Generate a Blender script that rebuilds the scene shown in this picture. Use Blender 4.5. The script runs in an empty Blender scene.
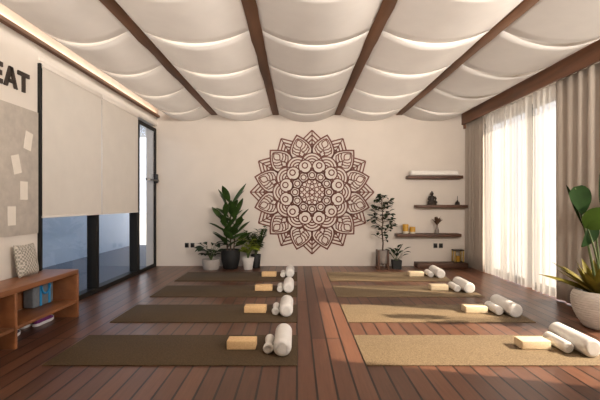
import bpy, bmesh, math, random
from mathutils import Vector, Matrix, Euler
random.seed(7)
PI = math.pi
SC = bpy.context.scene
COL = SC.collection

# ------------------------------------------------------------------ camera
cam = bpy.data.objects.new('camera', bpy.data.cameras.new('camera'))
COL.objects.link(cam)
cam.location = (0, 0, 1.15)
cam.rotation_euler = (PI / 2, 0, 0)
cam.data.sensor_width = 36
cam.data.lens = 24
cam.data.shift_x = 0.005
cam.data.shift_y = 0.005
cam.data.clip_start = 0.05
SC.camera = cam

# ------------------------------------------------------------------ world, sun, exposure
w = bpy.data.worlds.new('sky'); SC.world = w; w.use_nodes = True
bg = w.node_tree.nodes['Background']
bg.inputs['Color'].default_value = (0.97, 0.98, 1.0, 1)
bg.inputs['Strength'].default_value = 2.2

sun = bpy.data.objects.new('sun', bpy.data.lights.new('sun', 'SUN')); COL.objects.link(sun)
sun.data.energy = 13.5
sun.data.color = (1.0, 0.83, 0.62)
sun.data.angle = math.radians(1.2)
sun.rotation_euler = Vector((-1, 0.27, -0.80)).to_track_quat('-Z', 'Y').to_euler()

def area_light(name, loc, size, size_y, energy, color, rot=(0, 0, 0), portal=False, spread=PI):
    l = bpy.data.lights.new(name, 'AREA'); l.shape = 'RECTANGLE'
    l.size = size; l.size_y = size_y; l.spread = spread; l.energy = energy; l.color = color
    if portal: l.cycles.is_portal = True
    o = bpy.data.objects.new(name, l); o.location = loc; o.rotation_euler = rot
    COL.objects.link(o); return o

# daylight portals in the openings (sampling only, the light is the sky's own)
area_light('portal_window', (3.42, 5.65, 1.3), 2.5, 2.5, 1, (1, 1, 1), (0, PI / 2, 0), True)
area_light('portal_window', (3.42, 3.0, 1.3), 2.5, 1.7, 1, (1, 1, 1), (0, PI / 2, 0), True)
area_light('portal_window', (-3.6, 10.95, 1.45), 1.8, 2.8, 1, (1, 1, 1), (-PI / 2, 0, 0), True)
# warm LED strip lying on the wall ledge, and unseen fill panels added to backlight the cloth
area_light('led_strip', (-2.52, 2.9, 2.765), 0.03, 8.6, 5, (1.0, 0.78, 0.58), (PI, 0, 0))
for lx, wd, e in ((-1.92, 0.75, 72), (-0.95, 0.9, 95), (0.17, 0.9, 66), (1.30, 0.9, 92), (2.42, 0.8, 52)):
    area_light('plenum_fill', (lx, 2.9, 3.03), wd, 8.6, e, (1.0, 0.96, 0.91), (0, 0, 0))
# fill lights added under the corridor ceiling to brighten it
for ly in (4.0, 7.0, 9.6):
    area_light('corridor_fill', (-3.6, ly, 2.88), 0.6, 1.2, 22, (0.80, 0.90, 1.0), (0, 0, 0))
# unseen fill lights added to brighten the far wall, cloth and left wall
for lx, e in ((-1.9, 34), (0.15, 50), (2.2, 80)):
    area_light('fill_light', (lx, 0.3, 2.25), 0.7, 0.4, e, (1.0, 0.91, 0.81), (math.radians(108), 0, 0), spread=math.radians(115))
area_light('fill_light', (2.7, 1.2, 2.35), 0.5, 0.4, 42, (1.0, 0.91, 0.82), Vector((-5.2, 4.2, -0.45)).to_track_quat('-Z', 'Y').to_euler(), spread=math.radians(100))

SC.view_settings.view_transform = 'Standard'
SC.view_settings.look = 'None'
SC.view_settings.gamma = 1
SC.view_settings.use_curve_mapping = False
SC.view_settings.exposure = 0.0

# ------------------------------------------------------------------ materials
def new_mat(name):
    m = bpy.data.materials.new(name); m.use_nodes = True
    nt = m.node_tree
    return m, nt, nt.nodes['Principled BSDF']

def mat(name, col, rough=0.6, var=0.12, scale=12, stretch=(1, 1, 1), bump=0.0, bscale=None, metal=0.0, spec=0.5, sheen=0.0):
    m, nt, b = new_mat(name)
    N, L = nt.nodes, nt.links
    tc = N.new('ShaderNodeTexCoord'); mp = N.new('ShaderNodeMapping')
    mp.inputs['Scale'].default_value = stretch
    L.new(tc.outputs['Object'], mp.inputs['Vector'])
    nz = N.new('ShaderNodeTexNoise'); nz.inputs['Scale'].default_value = scale; nz.inputs['Detail'].default_value = 5
    L.new(mp.outputs['Vector'], nz.inputs['Vector'])
    cr = N.new('ShaderNodeValToRGB')
    cr.color_ramp.elements[0].position = 0.25; cr.color_ramp.elements[1].position = 0.75
    cr.color_ramp.elements[0].color = tuple(c * (1 - var) for c in col) + (1,)
    cr.color_ramp.elements[1].color = tuple(min(1, c * (1 + var)) for c in col) + (1,)
    L.new(nz.outputs['Fac'], cr.inputs['Fac'])
    L.new(cr.outputs['Color'], b.inputs['Base Color'])
    b.inputs['Roughness'].default_value = rough
    b.inputs['Metallic'].default_value = metal
    b.inputs['Specular IOR Level'].default_value = spec
    if sheen: b.inputs['Sheen Weight'].default_value = sheen
    if bump:
        n2 = N.new('ShaderNodeTexNoise'); n2.inputs['Scale'].default_value = bscale or scale * 4; n2.inputs['Detail'].default_value = 4
        L.new(mp.outputs['Vector'], n2.inputs['Vector'])
        bp = N.new('ShaderNodeBump'); bp.inputs['Strength'].default_value = bump; bp.inputs['Distance'].default_value = 0.01
        L.new(n2.outputs['Fac'], bp.inputs['Height']); L.new(bp.outputs['Normal'], b.inputs['Normal'])
    return m

def floor_mat():
    m, nt, b = new_mat('plank_floor'); N, L = nt.nodes, nt.links
    tc = N.new('ShaderNodeTexCoord'); mp = N.new('ShaderNodeMapping')
    mp.inputs['Rotation'].default_value = (0, 0, PI / 2)
    L.new(tc.outputs['Object'], mp.inputs['Vector'])
    br = N.new('ShaderNodeTexBrick')
    br.inputs['Scale'].default_value = 1; br.inputs['Brick Width'].default_value = 3.4; br.inputs['Row Height'].default_value = 0.122
    br.inputs['Mortar Size'].default_value = 0.0075; br.inputs['Mortar Smooth'].default_value = 0.15
    br.offset = 0.37; br.offset_frequency = 3
    br.inputs['Color1'].default_value = (0.155, 0.066, 0.037, 1); br.inputs['Color2'].default_value = (0.086, 0.036, 0.021, 1)
    br.inputs['Mortar'].default_value = (0.008, 0.004, 0.003, 1)
    L.new(mp.outputs['Vector'], br.inputs['Vector'])
    g = N.new('ShaderNodeMapping'); g.inputs['Scale'].default_value = (30, 1.6, 1); L.new(tc.outputs['Object'], g.inputs['Vector'])
    nz = N.new('ShaderNodeTexNoise'); nz.inputs['Scale'].default_value = 2.2; nz.inputs['Detail'].default_value = 6
    L.new(g.outputs['Vector'], nz.inputs['Vector'])
    mr = N.new('ShaderNodeMapRange'); mr.inputs['From Min'].default_value = 0.3; mr.inputs['From Max'].default_value = 0.7
    mr.inputs['To Min'].default_value = 0.82; mr.inputs['To Max'].default_value = 1.12
    L.new(nz.outputs['Fac'], mr.inputs['Value'])
    mx = N.new('ShaderNodeMix'); mx.data_type = 'RGBA'; mx.blend_type = 'MULTIPLY'; mx.inputs['Factor'].default_value = 1
    L.new(br.outputs['Color'], mx.inputs['A']); L.new(mr.outputs['Result'], mx.inputs['B'])
    L.new(mx.outputs['Result'], b.inputs['Base Color'])
    b.inputs['Roughness'].default_value = 0.34; b.inputs['Specular IOR Level'].default_value = 0.38
    bp = N.new('ShaderNodeBump'); bp.inputs['Strength'].default_value = 0.25; bp.inputs['Distance'].default_value = 0.004; bp.invert = True
    L.new(br.outputs['Fac'], bp.inputs['Height']); L.new(bp.outputs['Normal'], b.inputs['Normal'])
    return m

def weave_mat(name, c1, c2, scale, rough=0.8):
    m, nt, b = new_mat(name); N, L = nt.nodes, nt.links
    tc = N.new('ShaderNodeTexCoord'); ck = N.new('ShaderNodeTexChecker'); ck.inputs['Scale'].default_value = scale
    ck.inputs['Color1'].default_value = c1 + (1,); ck.inputs['Color2'].default_value = c2 + (1,)
    nz = N.new('ShaderNodeTexNoise'); nz.inputs['Scale'].default_value = 9
    mx = N.new('ShaderNodeMix'); mx.data_type = 'VECTOR'; mx.inputs['Factor'].default_value = 0.04
    L.new(tc.outputs['Object'], nz.inputs['Vector']); L.new(tc.outputs['Object'], mx.inputs['A']); L.new(nz.outputs['Color'], mx.inputs['B'])
    L.new(mx.outputs['Result'], ck.inputs['Vector']); L.new(ck.outputs['Color'], b.inputs['Base Color'])
    b.inputs['Roughness'].default_value = rough
    return m

def cork_mat(name, c1, c2, rough=0.85):
    m, nt, b = new_mat(name); N, L = nt.nodes, nt.links
    tc = N.new('ShaderNodeTexCoord')
    v = N.new('ShaderNodeTexNoise'); v.inputs['Scale'].default_value = 95; v.inputs['Detail'].default_value = 4
    L.new(tc.outputs['Object'], v.inputs['Vector'])
    cr = N.new('ShaderNodeValToRGB'); cr.color_ramp.elements[0].position = 0.32; cr.color_ramp.elements[1].position = 0.66
    cr.color_ramp.elements[0].color = c1 + (1,); cr.color_ramp.elements[1].color = c2 + (1,)
    L.new(v.outputs['Fac'], cr.inputs['Fac']); L.new(cr.outputs['Color'], b.inputs['Base Color'])
    bp = N.new('ShaderNodeBump'); bp.inputs['Strength'].default_value = 0.5; bp.inputs['Distance'].default_value = 0.003
    L.new(v.outputs['Fac'], bp.inputs['Height']); L.new(bp.outputs['Normal'], b.inputs['Normal'])
    b.inputs['Roughness'].default_value = rough
    return m

def fabric_mat(name, col, transl, transp=0.0, bump=0.1, weave=400):
    m = bpy.data.materials.new(name); m.use_nodes = True; nt = m.node_tree; N, L = nt.nodes, nt.links
    N.remove(N['Principled BSDF']); out = N['Material Output']
    tc = N.new('ShaderNodeTexCoord'); nz = N.new('ShaderNodeTexNoise'); nz.inputs['Scale'].default_value = 5; nz.inputs['Detail'].default_value = 5
    L.new(tc.outputs['Object'], nz.inputs['Vector'])
    cr = N.new('ShaderNodeValToRGB'); cr.color_ramp.elements[0].color = tuple(c * 0.93 for c in col) + (1,)
    cr.color_ramp.elements[1].color = tuple(min(1, c * 1.05) for c in col) + (1,)
    L.new(nz.outputs['Fac'], cr.inputs['Fac'])
    d = N.new('ShaderNodeBsdfDiffuse'); t = N.new('ShaderNodeBsdfTranslucent')
    L.new(cr.outputs['Color'], d.inputs['Color']); L.new(cr.outputs['Color'], t.inputs['Color'])
    mx = N.new('ShaderNodeMixShader'); mx.inputs['Fac'].default_value = transl
    L.new(d.outputs[0], mx.inputs[1]); L.new(t.outputs[0], mx.inputs[2]); last = mx
    if transp:
        tr = N.new('ShaderNodeBsdfTransparent'); m2 = N.new('ShaderNodeMixShader'); m2.inputs['Fac'].default_value = transp
        L.new(mx.outputs[0], m2.inputs[1]); L.new(tr.outputs[0], m2.inputs[2]); last = m2
    L.new(last.outputs[0], out.inputs['Surface'])
    return m

def glass_mat(name, tint=(0.95, 0.97, 1.0)):
    m = bpy.data.materials.new(name); m.use_nodes = True; nt = m.node_tree; N, L = nt.nodes, nt.links
    N.remove(N['Principled BSDF']); out = N['Material Output']
    tr = N.new('ShaderNodeBsdfTransparent'); tr.inputs['Color'].default_value = tint + (1,)
    gl = N.new('ShaderNodeBsdfGlossy'); gl.inputs['Roughness'].default_value = 0.02
    fr = N.new('ShaderNodeLayerWeight'); fr.inputs['Blend'].default_value = 0.5
    pw = N.new('ShaderNodeMath'); pw.operation = 'POWER'; pw.inputs[1].default_value = 4.0
    ad = N.new('ShaderNodeMath'); ad.operation = 'MULTIPLY_ADD'; ad.inputs[1].default_value = 0.6; ad.inputs[2].default_value = 0.03
    L.new(fr.outputs['Facing'], pw.inputs[0]); L.new(pw.outputs[0], ad.inputs[0])
    mx = N.new('ShaderNodeMixShader')
    L.new(ad.outputs[0], mx.inputs['Fac']); L.new(tr.outputs[0], mx.inputs[1]); L.new(gl.outputs[0], mx.inputs[2])
    L.new(mx.outputs[0], out.inputs['Surface'])
    return m

M = {}
M['floor'] = floor_mat()
M['plaster'] = mat('warm_plaster', (0.64, 0.57, 0.505), 0.85, 0.03, 3, bump=0.03, bscale=60)
M['plaster_left'] = mat('cream_plaster', (0.71, 0.645, 0.575), 0.85, 0.03, 3, bump=0.03, bscale=60)
M['ceiling'] = mat('ceiling_paint', (0.75, 0.70, 0.64), 0.9, 0.02, 3)
M['canopy'] = fabric_mat('canopy_cloth', (0.70, 0.665, 0.63), 0.42)
M['seam_glow'] = fabric_mat('canopy_seam_glow', (0.82, 0.78, 0.73), 0.55)  # paler than the canopy cloth: light of the seam gaps put into the colour
M['beam'] = mat('rough_beam_wood', (0.165, 0.078, 0.038), 0.65, 0.45, 6, (1, 0.12, 1), bump=0.4, bscale=20)
M['valance'] = mat('valance_wood', (0.165, 0.070, 0.033), 0.5, 0.4, 7, (1, 0.12, 1.5), bump=0.15)
M['shelf'] = mat('dark_shelf_wood', (0.085, 0.036, 0.018), 0.55, 0.4, 9, (0.15, 1, 1.5), bump=0.2)
M['bench'] = mat('bench_wood', (0.27, 0.105, 0.042), 0.38, 0.3, 7, (1.4, 0.12, 1.4), bump=0.06)
M['frame'] = mat('dark_metal', (0.010, 0.009, 0.008), 0.6, 0.1, 20, spec=0.25)
M['led_glow'] = mat('led_glow_band', (0.60, 0.47, 0.37), 0.6, 0.1, 5)  # warm LED glow on the wall put into the base colour
M['black'] = mat('black_plastic', (0.012, 0.011, 0.011), 0.35, 0.1, 20)
M['glass'] = glass_mat('clear_glass')
M['blue_wall'] = mat('corridor_paint', (0.46, 0.52, 0.60), 0.7, 0.03, 4)
M['carpet'] = mat('corridor_carpet', (0.085, 0.10, 0.13), 0.8, 0.15, 40)
M['blind'] = fabric_mat('blind_fabric', (0.80, 0.74, 0.67), 0.25)
M['white_trim'] = mat('white_trim', (0.72, 0.66, 0.60), 0.5, 0.03, 8)
M['board'] = mat('board_felt', (0.50, 0.445, 0.385), 0.9, 0.12, 14, bump=0.1)
M['paper'] = mat('paper', (0.76, 0.69, 0.60), 0.8, 0.03, 8)
M['letter'] = mat('letter_brown', (0.035, 0.022, 0.016), 0.5, 0.1, 10)
M['mandala'] = mat('mandala_wood', (0.155, 0.052, 0.034), 0.6, 0.15, 9)
M['drape'] = fabric_mat('taupe_drape', (0.45, 0.385, 0.325), 0.10)
M['sheer'] = fabric_mat('white_sheer', (0.70, 0.655, 0.60), 0.26, 0.27)
M['mat_left'] = cork_mat('mat_shaded', (0.048, 0.028, 0.010), (0.090, 0.054, 0.022))  # same mats as on the right, with shade put into the colour
M['mat_right'] = cork_mat('mat_sunlit', (0.105, 0.068, 0.033), (0.225, 0.155, 0.083))  # lighter copy of the left mats, with sunlight put into the colour
M['mat_edge'] = mat('mat_edge', (0.05, 0.035, 0.02), 0.8, 0.1, 20)
M['block'] = cork_mat('block_foam', (0.66, 0.42, 0.20), (0.78, 0.53, 0.28), 0.75)
M['block_pale'] = cork_mat('block_foam_pale', (0.70, 0.55, 0.35), (0.80, 0.65, 0.44), 0.75)
M['bolster'] = mat('white_cotton', (0.76, 0.72, 0.67), 0.85, 0.04, 30, bump=0.25, bscale=70)
M['bolster_end'] = mat('white_cotton_end', (0.70, 0.66, 0.61), 0.85, 0.04, 30, bump=0.2, bscale=70)
M['pot_black'] = mat('black_pot', (0.008, 0.0075, 0.007), 0.6, 0.2, 12)
M['pot_grey'] = mat('grey_pot', (0.34, 0.30, 0.27), 0.7, 0.1, 12)
M['pot_white'] = mat('white_pot', (0.55, 0.51, 0.47), 0.6, 0.05, 12)
M['pot_cement'] = mat('cement_pot', (0.23, 0.195, 0.17), 0.8, 0.12, 12)
M['pot_ribbed'] = mat('ribbed_pot', (0.58, 0.52, 0.46), 0.65, 0.08, 18)
M['soil'] = mat('soil', (0.030, 0.020, 0.014), 0.95, 0.4, 60, bump=0.6)
M['leaf_dark'] = mat('leaf_dark', (0.030, 0.060, 0.012), 0.45, 0.5, 9, spec=0.3)
M['leaf_deep'] = mat('leaf_deep', (0.012, 0.024, 0.008), 0.6, 0.45, 9, spec=0.2)
M['leaf_lime'] = mat('leaf_lime', (0.20, 0.24, 0.025), 0.45, 0.4, 9)
M['leaf_bird'] = mat('leaf_bird', (0.010, 0.022, 0.006), 0.85, 0.4, 7, spec=0.03)  # backlit shade of the leaves put into a darker colour
M['leaf_fresh'] = mat('leaf_fresh', (0.040, 0.070, 0.010), 0.8, 0.3, 7, spec=0.05)
M['leaf_agave'] = mat('leaf_agave', (0.125, 0.100, 0.016), 0.6, 0.75, 8, spec=0.1)
M['stem_green'] = mat('stem_green', (0.06, 0.085, 0.02), 0.6, 0.2, 9)
M['stem_brown'] = mat('stem_brown', (0.075, 0.045, 0.026), 0.8, 0.2, 20)
M['dried'] = mat('dried_leaf', (0.085, 0.042, 0.020), 0.8, 0.3, 20)
M['gold'] = mat('gold_frame', (0.45, 0.30, 0.09), 0.4, 0.2, 20, metal=0.4)
M['amber'] = mat('amber_jar', (0.52, 0.27, 0.018), 0.4, 0.2, 12)
M['wax'] = mat('candle_wax', (0.62, 0.56, 0.46), 0.6, 0.05, 12)
M['bronze'] = mat('bronze', (0.028, 0.018, 0.012), 0.5, 0.3, 20, metal=0.2)
M['clear_vase'] = mat('grey_glass', (0.20, 0.17, 0.15), 0.15, 0.1, 12)
M['bag'] = mat('grey_canvas', (0.16, 0.175, 0.19), 0.8, 0.15, 30, bump=0.15)
M['blue'] = mat('blue_webbing', (0.02, 0.26, 0.55), 0.6, 0.1, 30)
M['purple'] = mat('purple_mesh', (0.15, 0.02, 0.13), 0.7, 0.25, 40, bump=0.2)
M['navy'] = mat('navy_mesh', (0.03, 0.03, 0.06), 0.7, 0.25, 40, bump=0.2)
M['sole'] = mat('white_rubber', (0.70, 0.68, 0.68), 0.6, 0.05, 20)
M['shoe_dark'] = mat('shoe_lining', (0.02, 0.015, 0.02), 0.9, 0.1, 20)
M['cushion'] = weave_mat('woven_cushion', (0.52, 0.47, 0.40), (0.24, 0.22, 0.19), 58)
M['cushion_band'] = mat('cushion_band', (0.33, 0.29, 0.25), 0.9, 0.1, 40)
M['terrace'] = mat('terrace_stone', (0.70, 0.68, 0.64), 0.8, 0.05, 2)
M['chrome'] = mat('chrome', (0.75, 0.75, 0.76), 0.2, 0.03, 20, metal=0.9)

# ------------------------------------------------------------------ mesh builder
class MB:
    def __init__(s): s.bm = bmesh.new()
    def box(s, x0, x1, y0, y1, z0, z1, bev=0.0, seg=2, mtx=None):
        t = bmesh.new(); bmesh.ops.create_cube(t, size=1)
        for v in t.verts:
            v.co = Vector(((x0 + x1) / 2 + v.co.x * (x1 - x0), (y0 + y1) / 2 + v.co.y * (y1 - y0), (z0 + z1) / 2 + v.co.z * (z1 - z0)))
        if bev: bmesh.ops.bevel(t, geom=list(t.edges), offset=bev, segments=seg, affect='EDGES', profile=0.5)
        if mtx: t.transform(mtx)
        s.merge(t); return s
    def merge(s, t):
        me = bpy.data.meshes.new('tmp'); t.to_mesh(me); t.free(); s.bm.from_mesh(me); bpy.data.meshes.remove(me)
    def grid(s, rows, closed=False):
        vs = [[s.bm.verts.new(p) for p in r] for r in rows]
        for a, b in zip(vs, vs[1:]):
            n = len(a)
            for i in range(n if closed else n - 1):
                j = (i + 1) % n
                try: s.bm.faces.new((a[i], a[j], b[j], b[i]))
                except ValueError: pass
        return vs
    def lathe(s, prof, n=32, mtx=None, cap=True):
        rows = [[(r * math.cos(2 * PI * k / n), r * math.sin(2 * PI * k / n), z) for k in range(n)] for r, z in prof]
        if mtx: rows = [[mtx @ Vector(p) for p in r] for r in rows]
        vs = s.grid(rows, True)
        if cap:
            for r in (vs[0], vs[-1]):
                try: s.bm.faces.new(r)
                except ValueError: pass
        return s
    def tube(s, pts, r, n=8):
        pts = [Vector(p) for p in pts]; rows = []
        rr = r if isinstance(r, (list, tuple)) else [r] * len(pts)
        ref = Vector((0.13, 0.31, 0.94)).normalized()
        for i, p in enumerate(pts):
            d = (pts[min(i + 1, len(pts) - 1)] - pts[max(i - 1, 0)]).normalized()
            if abs(d.dot(ref)) > 0.97: rf = Vector((1, 0, 0))
            else: rf = ref
            u = d.cross(rf).normalized(); v = d.cross(u)
            rows.append([p + rr[i] * (math.cos(2 * PI * k / n) * u + math.sin(2 * PI * k / n) * v) for k in range(n)])
        vs = s.grid(rows, True)
        for e in (vs[0], vs[-1]): s.bm.faces.new(e)
        return s
    def ellipsoid(s, c, r, n=20):
        t = bmesh.new(); bmesh.ops.create_uvsphere(t, u_segments=n, v_segments=n // 2 + 2, radius=1)
        for v in t.verts: v.co = Vector((c[0] + v.co.x * r[0], c[1] + v.co.y * r[1], c[2] + v.co.z * r[2]))
        s.merge(t); return s
    def leaf(s, base, az, pitch, L, W, droop, fold=0.25, n=8, power=1.0, roll=0.0, petiole=0.0):
        base = Vector(base); h = Vector((math.cos(az), math.sin(az), 0)); side = Vector((-math.sin(az), math.cos(az), 0))
        p = base.copy(); rows = []
        for i in range(n + 1):
            t = i / n; a = pitch - droop * t
            d = h * math.cos(a) + Vector((0, 0, 1)) * math.sin(a)
            up = d.cross(side).normalized() * -1
            if up.z < 0 and a < PI / 2: up = -up
            sd = (side * math.cos(roll) + up * math.sin(roll)).normalized(); u2 = (up * math.cos(roll) - side * math.sin(roll)).normalized()
            tt = max(0, (t - petiole) / (1 - petiole))
            wd = W * 0.5 * math.sin(PI * tt ** power) ** 0.8 if 0 < tt < 1 else 0.0
            wd = max(wd, 0.004)
            f = fold * wd
            rows.append([p + sd * wd + u2 * f, p + sd * wd * 0.5 + u2 * f * 0.35, p, p - sd * wd * 0.5 + u2 * f * 0.35, p - sd * wd + u2 * f])
            p = p + d * (L / n)
        s.grid(rows); return s
    def blade(s, spine, side, W, n=12, power=0.8, fold=0.2, petiole=0.0):
        P = [Vector(p) for p in spine]; side = Vector(side).normalized(); rows = []
        for i in range(n + 1):
            t = i / n
            if len(P) == 3: c = P[0] * (1 - t) ** 2 + P[1] * 2 * t * (1 - t) + P[2] * t * t; d = (P[1] - P[0]) * (1 - t) + (P[2] - P[1]) * t
            else: c = P[0].lerp(P[1], t); d = P[1] - P[0]
            d.normalize(); sd = (side - d * side.dot(d)).normalized(); up = d.cross(sd)
            if up.y > 0: up = -up
            wd = max(0.003, W / 2 * math.sin(PI * t ** power) ** 0.7) if 0 < t < 1 else 0.003
            rows.append([c + sd * wd * k + up * fold * wd * abs(k) ** 1.5 for k in (1, 0.66, 0.33, 0, -0.33, -0.66, -1)])
        s.grid(rows); return s
    def ribbon(s, pts, wd, t0, t1, closed=False):
        """flat bar along a 2-D polyline in the x-z plane, between depths y = t0 and t1"""
        n = len(pts); P = [Vector((p[0], p[1])) for p in pts]; rows = []
        for i in range(n):
            a = P[i - 1] if (i or closed) else P[i]; b = P[(i + 1) % n] if (i < n - 1 or closed) else P[i]
            d1 = (P[i] - a); d2 = (b - P[i])
            if d1.length < 1e-7: d1 = d2
            if d2.length < 1e-7: d2 = d1
            d1.normalize(); d2.normalize(); m = (d1 + d2)
            m = m.normalized() if m.length > 1e-4 else d1
            k = min(2.2, 1 / max(0.3, m.dot(d1))); nn = Vector((-m.y, m.x)) * (wd / 2 * k)
            A = P[i] + nn; B = P[i] - nn
            rows.append([(A.x, t0, A.y), (B.x, t0, B.y), (B.x, t1, B.y), (A.x, t1, A.y)])
        if closed: rows.append(rows[0])
        vs = s.grid(rows, True)
        if not closed: s.bm.faces.new(vs[0]); s.bm.faces.new(vs[-1])
        return s
    def build(s, name, m, parent=None, smooth=True, loc=None, solid=0.0):
        bmesh.ops.remove_doubles(s.bm, verts=s.bm.verts, dist=1e-6) if not getattr(s, 'keep', False) else None
        bmesh.ops.recalc_face_normals(s.bm, faces=s.bm.faces)
        me = bpy.data.meshes.new(name); s.bm.to_mesh(me); s.bm.free()
        me.materials.append(m)
        if smooth:
            for p in me.polygons: p.use_smooth = True
            me.set_sharp_from_angle(angle=math.radians(38))
        o = bpy.data.objects.new(name, me); COL.objects.link(o)
        if parent: o.parent = parent
        if loc: o.location = loc
        if solid:
            md = o.modifiers.new('thickness', 'SOLIDIFY'); md.thickness = solid; md.offset = 0
        return o

def tag(o, label, cat, group=None, kind=None):
    o['label'] = label; o['category'] = cat
    if group: o['group'] = group
    if kind: o['kind'] = kind
    return o
def thing(name, label, cat, loc=(0, 0, 0), rz=0.0, group=None):
    o = bpy.data.objects.new(name, None); COL.objects.link(o); o.empty_display_size = 0.1
    o.location = loc; o.rotation_euler = (0, 0, rz)
    return tag(o, label, cat, group)
def struct(name, mb, m, label=None, smooth=False, parent=None):
    o = mb.build(name, m, parent, smooth)
    if not parent: o['kind'] = 'structure'
    if label: o['label'] = label; o['category'] = name.split('_')[0]
    return o
def dup(src, loc=None, rz=None, label=None):
    c = src.copy(); COL.objects.link(c)
    if loc is not None: c.location = loc
    if rz is not None: c.rotation_euler = (0, 0, rz)
    if label: c['label'] = label
    for ch in list(src.children):
        d = ch.copy(); COL.objects.link(d); d.parent = c
        for g in list(ch.children):
            e = g.copy(); COL.objects.link(e); e.parent = d
    return c

# ------------------------------------------------------------------ room shell
XL, XR, YB, YN, ZC = -2.555, 3.25, 7.30, -1.6, 3.05
struct('floor', MB().box(XL - 0.13, XR + 0.13, YN - 0.1, YB + 0.1, -0.06, 0), M['floor'], 'dark reddish wood plank floor running towards the back wall')
struct('ceiling', MB().box(XL - 0.13, XR + 0.13, YN - 0.1, YB + 0.1, ZC, ZC + 0.08), M['ceiling'], 'flat painted ceiling hidden above the draped cloth')
struct('wall_back', MB().box(XL - 0.135, XR + 0.13, YB, YB + 0.12, 0, ZC).box(XL - 0.16, XL - 0.035, 7.20, YB, 0, 2.54), M['plaster'], 'warm beige back wall behind the mandala')
struct('wall_near', MB().box(XL - 0.13, XR + 0.13, YN - 0.12, YN, 0, ZC), M['plaster_left'], 'cream wall of the room behind the viewer')
wl = MB()
wl.box(XL - 0.13, XL, YN, 3.97, 0, ZC)
wl.box(XL - 0.13, XL, 3.97, YB, 2.545, ZC)
struct('wall_left', wl, M['plaster_left'], 'cream left wall with lettering and pinned board')
wr = MB()
wr.box(XR, XR + 0.13, YN, 2.06, 0, ZC); wr.box(XR, XR + 0.13, 3.88, 4.35, 0, ZC); wr.box(XR, XR + 0.13, 6.92, YB, 0, ZC)
wr.box(XR, XR + 0.13, 2.06, 3.88, 2.52, ZC); wr.box(XR, XR + 0.13, 4.35, 6.92, 2.52, ZC)
struct('wall_right', wr, M['plaster_left'], 'right wall behind the curtains')
struct('ground', MB().box(-30, 40, -30, 45, -0.14, -0.08), M['terrace'], 'pale paving outside the windows')
# corridor behind the left glazing
struct('floor_corridor', MB().box(-4.62, XL - 0.13, 1.2, 11, -0.06, 0), M['carpet'], 'dark blue grey corridor floor behind the left glazing')
struct('wall_corridor', MB().box(-4.62, -4.5, 1.2, 11, 0, 2.95), M['blue_wall'], 'pale blue grey corridor wall behind the left glazing')
struct('wall_corridor_end', MB().box(-4.62, XL - 0.13, 1.1, 1.2, 0, 2.95), M['blue_wall'])
struct('wall_corridor_side', MB().box(XL - 0.135, XL - 0.02, YB + 0.12, 11, 0, 2.95), M['blue_wall'])
struct('ceiling_corridor', MB().box(-4.62, XL - 0.135, 1.1, 11, 2.95, 3.03), M['blue_wall'])

# left wall ledge (dark strip with a band painted with LED glow above it) and valance
struct('trim_1', MB().box(XL, XL + 0.055, YN, YB, 2.705, 2.745, 0.004), M['beam'], 'thin dark wood ledge along the top of the left wall')
struct('trim_glow', MB().box(XL, XL + 0.02, YN, YB, 2.745, 2.93, 0.002), M['led_glow'], 'band painted with warm LED glow above the ledge of the left wall')
struct('trim_2', MB().box(XL, XL + 0.012, 3.95, YB, 2.56, 2.60, 0.003), M['white_trim'], 'pale rail above the roller blinds')

# windows -----------------------------------------------------------------
def window(name, x, y0, y1, z0, z1, depth, fw, splits, m, label, bottom=0.06):
    """glazing in a wall that runs along y; x is the room face"""
    f = MB(); s = 1 if x > 0 else -1
    xa, xb = sorted((x, x + s * depth))
    f.box(xa, xb, y0, y0 + fw, z0, z1, 0.004); f.box(xa, xb, y1 - fw, y1, z0, z1, 0.004)
    f.box(xa, xb, y0 + fw, y1 - fw, z1 - fw, z1, 0.004); f.box(xa, xb, y0 + fw, y1 - fw, z0, z0 + bottom, 0.004)
    for a, b in splits: f.box(xa, xb, a, b, z0 + bottom, z1 - fw, 0.004)
    root = struct(name, f, m, label)
    edges = [y0 + fw] + [e for ab in splits for e in ab] + [y1 - fw]
    xm = (xa + xb) / 2
    for a, b in zip(edges[0::2], edges[1::2]):
        MB().box(xm - 0.004, xm + 0.004, a, b, z0 + bottom, z1 - fw).build('pane', M['glass'], root, False)
    return root
window('window_1', XL, 3.97, 6.44, 0, 2.545, 0.125, 0.05, [(5.10, 5.17)], M['frame'], 'floor to ceiling dark framed glazing behind the roller blinds')
# dark jamb strip at the near side of the blinds
struct('trim_3', MB().box(XL, XL + 0.03, 3.935, 3.958, 0, 2.53, 0.003), M['frame'], 'dark upright strip beside the pinned board')
d = window('door_1', XL, 6.445, 7.27, 0, 2.50, 0.03, 0.06, [], M['frame'], 'narrow dark framed glass door in the left corner')
h = MB(); h.box(-0.012, 0.03, 0, 0.05, -0.06, 0.10, 0.004)
h.build('lock_plate', M['black'], d, True, (XL + 0.013, 7.20, 1.57))
h = MB(); h.tube([(0.012, 0.02, 0), (0.06, 0.02, 0), (0.062, 0.0, 0), (0.062, -0.45, 0)], 0.016)
hh = h.build('door_handle', M['black'], d, True, (XL + 0.0, 7.19, 1.55))
MB().tube([(0.062, -0.45, 0), (0.062, -0.56, 0)], 0.022).build('grip', M['chrome'], hh)
window('window_2', XR, 4.35, 6.92, 0.0, 2.52, 0.09, 0.05, [(5.60, 5.66)], M['frame'], 'tall sliding window behind the sheer curtains', 0.05)
window('window_3', XR, 2.06, 3.88, 0.0, 2.52, 0.09, 0.05, [], M['frame'], 'tall window beyond the right edge of the picture', 0.05)

struct('valance', MB().box(3.0, 3.035, YN, YB, 2.57, 2.78, 0.004).box(3.035, XR, YB - 0.05, YB, 2.50, 2.78), M['valance'], 'long dark wood valance board above the curtains')

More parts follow.
